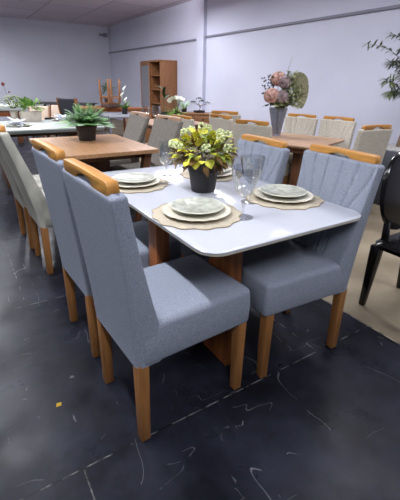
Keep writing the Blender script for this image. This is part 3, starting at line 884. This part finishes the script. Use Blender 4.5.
bm = bmesh.new(); tube(bm, [(0, 0, .03), (.02, 0, .08), (-.01, 0, .13), (.0, 0, .18)], .01, .006, 7); tube(bm, [(.01, 0, .10), (.06, -.03, .12), (.09, -.05, .125)], .006, .003, 6); tube(bm, [(0, 0, .12), (-.06, .03, .135)], .006, .003, 6)
obj('trunk', bm, 'bark', bz)
bm = bmesh.new(); R.seed(71)
for c, r in (((.0, 0, .20), .06), ((-.075, .045, .145), .055), ((.10, -.06, .135), .05), ((.03, -.02, .165), .045)):
    for k in range(70):
        d = rdir(-.2, 1); leaf(bm, (c[0]+d.x*r*.8, c[1]+d.y*r*.8, c[2]+d.z*.018), d, (0, 0, 1), .022, .010, .1, .1, 3)
obj('foliage', bm, 'dkgreen', bz)

def flower_pot(label, x, y, z):
    t = thing('lily_plant', label, 'flowers', (x, y, z)); t.scale = (1.25, 1.25, 1.3)
    obj('pot', pot_bm(.05, .065, .10, .2), 'pot', t)
    R.seed(73); bl = bmesh.new(); bs = bmesh.new()
    for i in range(40):
        d = rdir(.05, .85); leaf(bl, (0, 0, .09), d, (0, 0, 1), R.uniform(.12, .2), .046, .45, .15, 5)
    for i in range(9):
        d = rdir(.35, 1); c = Vector((d.x*.07, d.y*.07, .20+d.z*.075))
        tube(bs, [(0, 0, .09), tuple(c)], .003, .002, 5)
        bw = bmesh.new()
        for k in range(6):
            a = 2*PI*k/6; leaf(bw, c, (math.cos(a)+d.x, math.sin(a)+d.y, .7), d, .070, .044, .35, .15, 4)
        obj('white_bloom', bw, 'whitepetal', t)
    obj('leaves', bl, mat('lily_leaf', srgb(96, 136, 52), .6, srgb(150, 182, 80), (20, 20, 20)), t); obj('stems', bs, 'stem', t)
    return t

# fourth table with glasses, between the taupe chairs and the cabinet
t4 = thing('dining_table', 'brown table mostly hidden behind the taupe chairs, carrying two round glasses and white lilies', 'table', (2.84, 5.45, 0))
obj('tabletop', B(-.40, .50, -.45, .55, .725, .75, bev=.004), 'tabwood2', t4)
obj('apron', B(-.34, .44, -.39, .49, .66, .726, bev=.003), 'walnut', t4)
for sx in (-1, 1):
    for sy in (-1, 1): obj('leg', leg_bm(.05+sx*.38, .05+sy*.43, .05+sx*.38, .05+sy*.43, 0, .70, .06, .07), 'walnut', t4)
flower_pot('white lilies with bright green leaves in front of the sideboard\'s left end', 3.02, 5.46, .7505)
def balloon_bm():
    return lathe([(0, 0), (.045, 0), (.045, .002), (.02, .006), (.006, .014), (.005, .06), (.008, .075), (.045, .10), (.066, .15), (.068, .18), (.055, .25), (.0535, .25), (.066, .18), (.064, .15), (.043, .103), (.004, .081), (0, .08)], 36)
bg = tag(obj('glass_vase', balloon_bm(), 'glass', loc=(2.53, 5.56, .7505)), 'clear round-bodied glass left of its twin, in front of the tall cabinet', 'glass', 'round glasses in front of the cabinet')
dup(bg, (2.60, 5.33, .7505), 0, 'clear round-bodied glass right of its twin, in front of the tall cabinet')
# leafy plant and pale grass plant beside the lilies (on the sideboard's left end)
bx, by = onsb(-.37, 0)
t = thing('potted_plant', 'dark-leaved upright plant in front of the tall cabinet, left of the white lilies', 'plant', (2.93, 5.72, .7505)); t.scale = (1.35, 1.35, 1.45)
obj('pot', pot_bm(.04, .05, .09, .2), 'pot', t); bm = bmesh.new(); R.seed(75)
for i in range(12):
    a = R.uniform(0, 2*PI); leaf(bm, (0, 0, .20+.012*i), (math.cos(a), math.sin(a), .9), (0, 0, 1), .13, .038, .4, .15, 5)
obj('leaves', bm, 'dkgreen', t); bm = bmesh.new(); tube(bm, [(0, 0, .07), (0, .005, .34)], .005, .003, 6); obj('stem', bm, 'stem', t)
t = thing('potted_grass', 'pale green feathery plant right of the white lilies, against the wall', 'plant', (bx, by, .8005))
obj('pot', pot_bm(.045, .055, .08, .2), 'pot', t); bm = bmesh.new(); R.seed(76)
for i in range(70):
    d = rdir(.55, 1); leaf(bm, (d.x*.01, d.y*.01, .06), d, (0, 0, 1), R.uniform(.14, .26), .012, .3, .1, 5)
obj('leaves', bm, 'fern2', t)

# ------------------------------------------------------------------ far left background
# calla lily on a grey table
gt = thing('side_table', 'grey table behind the wooden table, with the calla lily on it', 'table', (2.68, 7.0, 0), -.1)
obj('tabletop', B(-.36, .36, -.45, .42, .72, .75, bev=.004), 'greytop', gt)
for sx in (-1, 1):
    for sy in (-1, 1): obj('leg', leg_bm(sx*.31, sy*.36, sx*.31, sy*.36, 0, .722, .035, .04), 'greytop', gt)
ca = thing('calla_lily', 'white calla lilies with green leaves on the grey table, left of the tall cabinet', 'flowers', (2.80, 7.13, .7505))
obj('pot', pot_bm(.05, .06, .10, .2), 'pot', ca); bm = bmesh.new(); R.seed(77)
for i in range(20):
    d = rdir(.45, .95); leaf(bm, (d.x*.01, d.y*.01, .08), d, (0, 0, 1), R.uniform(.14, .25), .045, .35, .15, 5)
obj('leaves', bm, mat('calla_leaf', srgb(84, 128, 56), .6, srgb(128, 168, 80), (16, 16, 16)), ca)
bm = bmesh.new(); bs = bmesh.new()
for (x, y, z) in ((.0, 0, .40), (.01, -.01, .20), (-.035, .03, .29)):
    tube(bs, [(0, 0, .08), (x*.6, y*.6, z*.6), (x, y, z)], .004, .003, 6)
    n = 14; rings = []
    for k in range(7):
        s = k/6; r = .006+.030*s**1.6
        rings.append([bm.verts.new((x+r*math.cos(2*PI*i/n)+.012*s*s, y+r*math.sin(2*PI*i/n), z+.075*s+.035*s*s*math.cos(2*PI*i/n))) for i in range(n)])
    for a, b in zip(rings, rings[1:]):
        for i in range(n): bm.faces.new((a[i], a[(i+1) % n], b[(i+1) % n], b[i]))
obj('spathes', bm, 'whitepetal', ca); obj('stems', bs, 'stem', ca)

# clear acrylic chair
ac = thing('acrylic_chair', 'clear chair with slim steel legs behind the fern, in front of the grey table', 'chair', (2.02, 5.72, 0), .5)
obj('seat', slab([(rrect(-.2, .2, -.2, .2, .06), .44), (rrect(-.21, .21, -.21, .21, .07), .446), (rrect(-.2, .2, -.2, .2, .06), .455)]), 'acrylic', ac)
bm = bmesh.new(); pr = [[(.19*math.cos(a), .20+.03*math.sin(a*1)-.0+dy, .64+.20*math.sin(a)) for a in [2*PI*i/36 for i in range(36)]] for dy in (0, .012)]
loft(bm, pr); obj('backrest', bm, 'acrylic', ac)
for sx in (-1, 1):
    for sy in (-1, 1):
        bm = bmesh.new(); tube(bm, [(sx*.22, sy*.22, 0), (sx*.16, sy*.17, .44)] + ([(sx*.17, .2, .82)] if sy > 0 else []), .010, .009, 8)
        obj('leg', bm, 'chrome', ac)

# wooden table with upturned stools
ut = thing('dining_table', 'brown wooden table near the corner with an upturned stool on it', 'table', (3.05, 9.35, 0), -.1)
obj('tabletop', B(-.55, .75, -.42, .42, .715, .75, bev=.004), 'basewood', ut)
for sx in (-.48, .68):
    for sy in (-.36, .36): obj('leg', leg_bm(sx, sy, sx, sy, 0, .72, .05, .06), 'basewood', ut)
obj('apron', B(-.5, .7, -.37, .37, .65, .716, bev=.003), 'basewood', ut)
def stool(label, x, y, rz, fab):
    t = thing('stool', label, 'stool', (x, y, .7505), rz)
    obj('seat', B(-.17, .17, -.17, .17, 0, .075, bev=.02, seg=3), fab, t)
    obj('seat_frame', B(-.16, .16, -.16, .16, .074, .11, bev=.004), 'walnut', t)
    for sx in (-1, 1):
        for sy in (-1, 1): obj('leg', leg_bm(sx*.15, sy*.15, sx*.165, sy*.165, .10, .63, .046, .036), 'cabwood', t)
    for s in (-1, 1):
        obj('stretcher', B(-.14, .14, s*.145-.01, s*.145+.01, .20, .225), 'cabwood', t)
        obj('stretcher', B(s*.145-.01, s*.145+.01, -.14, .14, .23, .255), 'cabwood', t)
    return t
stool('brown stool with dark seat turned upside down on the table near the corner', 3.20, 9.02, .30, 'maroon')
t = thing('potted_plant', 'small dark green bushy plant seen between the legs of the upturned stool', 'plant', (3.30, 9.50, .7505))
obj('pot', pot_bm(.07, .09, .22, .2), 'pot', t)
obj('foliage', cluster(110, (.17, .17, .15), .38, -.5, 1, .09, .03, 'dkgreen', '', 78, .2, .5), 'dkgreen', t)

bn = thing('bench', 'low brown wooden box bench left of the tall cabinet', 'bench', (3.62, 8.36, 0), -.25)
obj('body', B(-.27, .27, -.16, .16, 0, .74, bev=.005), 'cabwood', bn); obj('top_panel', B(-.29, .29, -.18, .18, .74, .78, bev=.004), 'basewood', bn)

# dark table, black chair and beige chairs in the far left
dt = thing('dining_table', 'long thin dark-topped table in front of the back wall at the far left', 'table', (2.62, 11.1, 0), -.62)
obj('tabletop', B(-.80, .80, -.42, .42, .725, .755, bev=.004), 'darktop', dt)
for sx in (-1, 1):
    for sy in (-1, 1): obj('leg', leg_bm(sx*.7, sy*.34, sx*.7, sy*.34, 0, .73, .05, .06), 'darktop', dt)
def tub(label, x, y, rz, fab, wood, zt=.88):
    t = thing('upholstered_chair', label, 'chair', (x, y, 0), rz)
    obj('seat', B(-.23, .23, -.22, .24, .36, .47, bev=.03, seg=3), fab, t)
    bm = bmesh.new(); box(bm, -.23, .23, .17, .25, .40, zt, .03, 3, Matrix.Shear('XZ', 4, (0, .0)) if False else None)
    for v in bm.verts: v.co.y += max(0, v.co.z-.45)*.22
    obj('backrest', bm, fab, t)
    bm = bmesh.new()
    for s in (-1, 1):
        q = [(s*.245, .16, .36), (s*.245, .26, .36), (s*.245, .26+.1, zt+.01), (s*.245, .17+.1, zt+.01)]
        vs = [bm.verts.new((p[0]-.012, p[1], p[2])) for p in q]; ws = [bm.verts.new((p[0]+.012, p[1], p[2])) for p in q]
        bm.faces.new(vs); bm.faces.new(ws[::-1])
        for i in range(4): bm.faces.new((vs[i], ws[i], ws[(i+1) % 4], vs[(i+1) % 4]))
    bmesh.ops.recalc_face_normals(bm, faces=bm.faces[:])
    obj('side_frame', bm, wood, t, smooth=False)
    for sx in (-1, 1):
        for sy in (-1, 1): obj('leg', leg_bm(sx*.2, sy*.2, sx*.2, sy*.19, 0, .37, .03, .04), wood, t)
    return t
tub('black upholstered chair with brown wooden side frame, beyond the fern at the far left', 2.48, 9.35, 2.2, 'darkfab', 'cabwood', .95)
tub('beige upholstered chair under the dark table, behind the flower box', 1.64, 9.85, -.55, 'beigefab', 'cabwood', .74)
tub('second beige upholstered chair under the dark table, nearer the black chair', 2.20, 10.15, -.55, 'beigefab', 'walnut', .74)
st = thing('stool', 'small black stool between the two beige chairs at the far left', 'stool', (1.83, 9.2, 0), -.3)
obj('seat', B(-.11, .11, -.11, .11, .50, .545, bev=.012), 'black', st)
for sx in (-1, 1):
    for sy in (-1, 1): obj('leg', leg_bm(sx*.1, sy*.1, sx*.08, sy*.08, 0, .505, .022, .026), 'black', st)
wl = thing('dining_table', 'white-topped table with brown base at the far left edge', 'table', (.95, 9.75, 0), -.15)
obj('tabletop', B(-.55, .40, -.5, .5, .70, .80, bev=.01), 'white_lac', wl)
obj('apron', B(-.5, .36, -.45, .45, .58, .70, bev=.004), 'basewood', wl)
for sx in (-.42, .28): obj('pedestal_leg', B(sx-.06, sx+.06, -.35, .35, 0, .585, bev=.004), 'walnut', wl)

# yellow scrap on the floor
bm = bmesh.new(); vs = [bm.verts.new(p) for p in ((-.012, -.008, 0), (.010, -.011, .001), (.014, .006, .003), (-.006, .012, .001))]
f = bm.faces.new(vs); bmesh.ops.solidify(bm, geom=[f], thickness=.0012)
tag(obj('paper_scrap', bm, 'scrap', loc=(.165, 1.375, .0015)), 'tiny yellow paper scrap on the black floor, left of the closest chair', 'paper scrap')

# ------------------------------------------------------------------ light
def area(x, y, z, sx, sy, p, col=(1, 1, 1), rot=(0, 0, 0)):
    l = bpy.data.lights.new('ceiling_and_fill_lamp', 'AREA'); l.shape = 'RECTANGLE'; l.size = sx; l.size_y = sy; l.energy = p; l.color = col
    o = bpy.data.objects.new('ceiling_and_fill_lamp', l); COL.objects.link(o); o.location = (x, y, z); o.rotation_euler = rot
    return o
cool = (.92, .95, 1)
for x, ys in ((-2.7, (-1.0, 2.0, 5.0, 8.0, 11.5)), (-.1, (-1.0, 1.6, 4.2, 6.8, 9.4)), (3.1, (-1.0, 1.6, 4.2, 6.6))):
    for y in ys:
        area(x, y, 2.94, .1, 1.2, 44 if x < -1 else (70 if x < 1 else 44), cool)                       # a two-way fluorescent fitting: down
        area(x, y, 2.98, .1, 1.2, 20, cool, (PI, 0, 0))            # and up on to the ceiling
area(3.75, 7.7, 2.86, 1.2, .1, 50, (.95, .92, 1), (math.radians(125), 0, math.radians(14)))  # added unseen fill, aimed up to brighten the far ceiling
area(3.75, 7.7, 2.86, 1.2, .1, 40, cool)  # added unseen fill at the same spot, pointing down on the far right
for x, y in ((-.3, 12.3), (1.4, 9.2)):  # added unseen fill lamps that lift the back wall and ceiling
    area(x, y, 2.94, .1, 1.2, 90, cool)
    area(x, y, 2.98, .1, 1.2, 30, cool, (PI, 0, 0))
w = bpy.data.worlds.new('World'); sc.world = w; w.use_nodes = True
w.node_tree.nodes['Background'].inputs[0].default_value = (.80, .86, 1, 1); w.node_tree.nodes['Background'].inputs[1].default_value = .14

# ------------------------------------------------------------------ camera
F, CY, PIT, YAW, ROLL, HC_ = 373.667, 226.738, .3666, .571, .0205, 1.33
c, s = math.cos(PIT), math.sin(PIT)
r0 = Vector((math.cos(YAW), -math.sin(YAW), 0)); f0 = Vector((math.sin(YAW)*c, math.cos(YAW)*c, -s)); d0 = Vector((-math.sin(YAW)*s, -math.cos(YAW)*s, -c))
rr, dd = r0*math.cos(ROLL)-d0*math.sin(ROLL), r0*math.sin(ROLL)+d0*math.cos(ROLL)
cam = bpy.data.cameras.new('camera'); co = bpy.data.objects.new('camera', cam); COL.objects.link(co)
m = Matrix((rr, -dd, -f0)).transposed().to_4x4(); m.translation = (0, 0, HC_)
co.matrix_world = m
cam.sensor_fit = 'VERTICAL'; cam.sensor_height = 24; cam.lens = F/500*24
cam.shift_y = (CY-250)/500; cam.clip_start = .02
sc.camera = co
sc.view_settings.view_transform = 'Standard'; sc.view_settings.look = 'None'; sc.view_settings.gamma = 1; sc.view_settings.exposure = -.12
sc.cycles.use_denoising = True
sc.cycles.transparent_max_bounces = 24; sc.cycles.max_bounces = 10; sc.cycles.transmission_bounces = 10
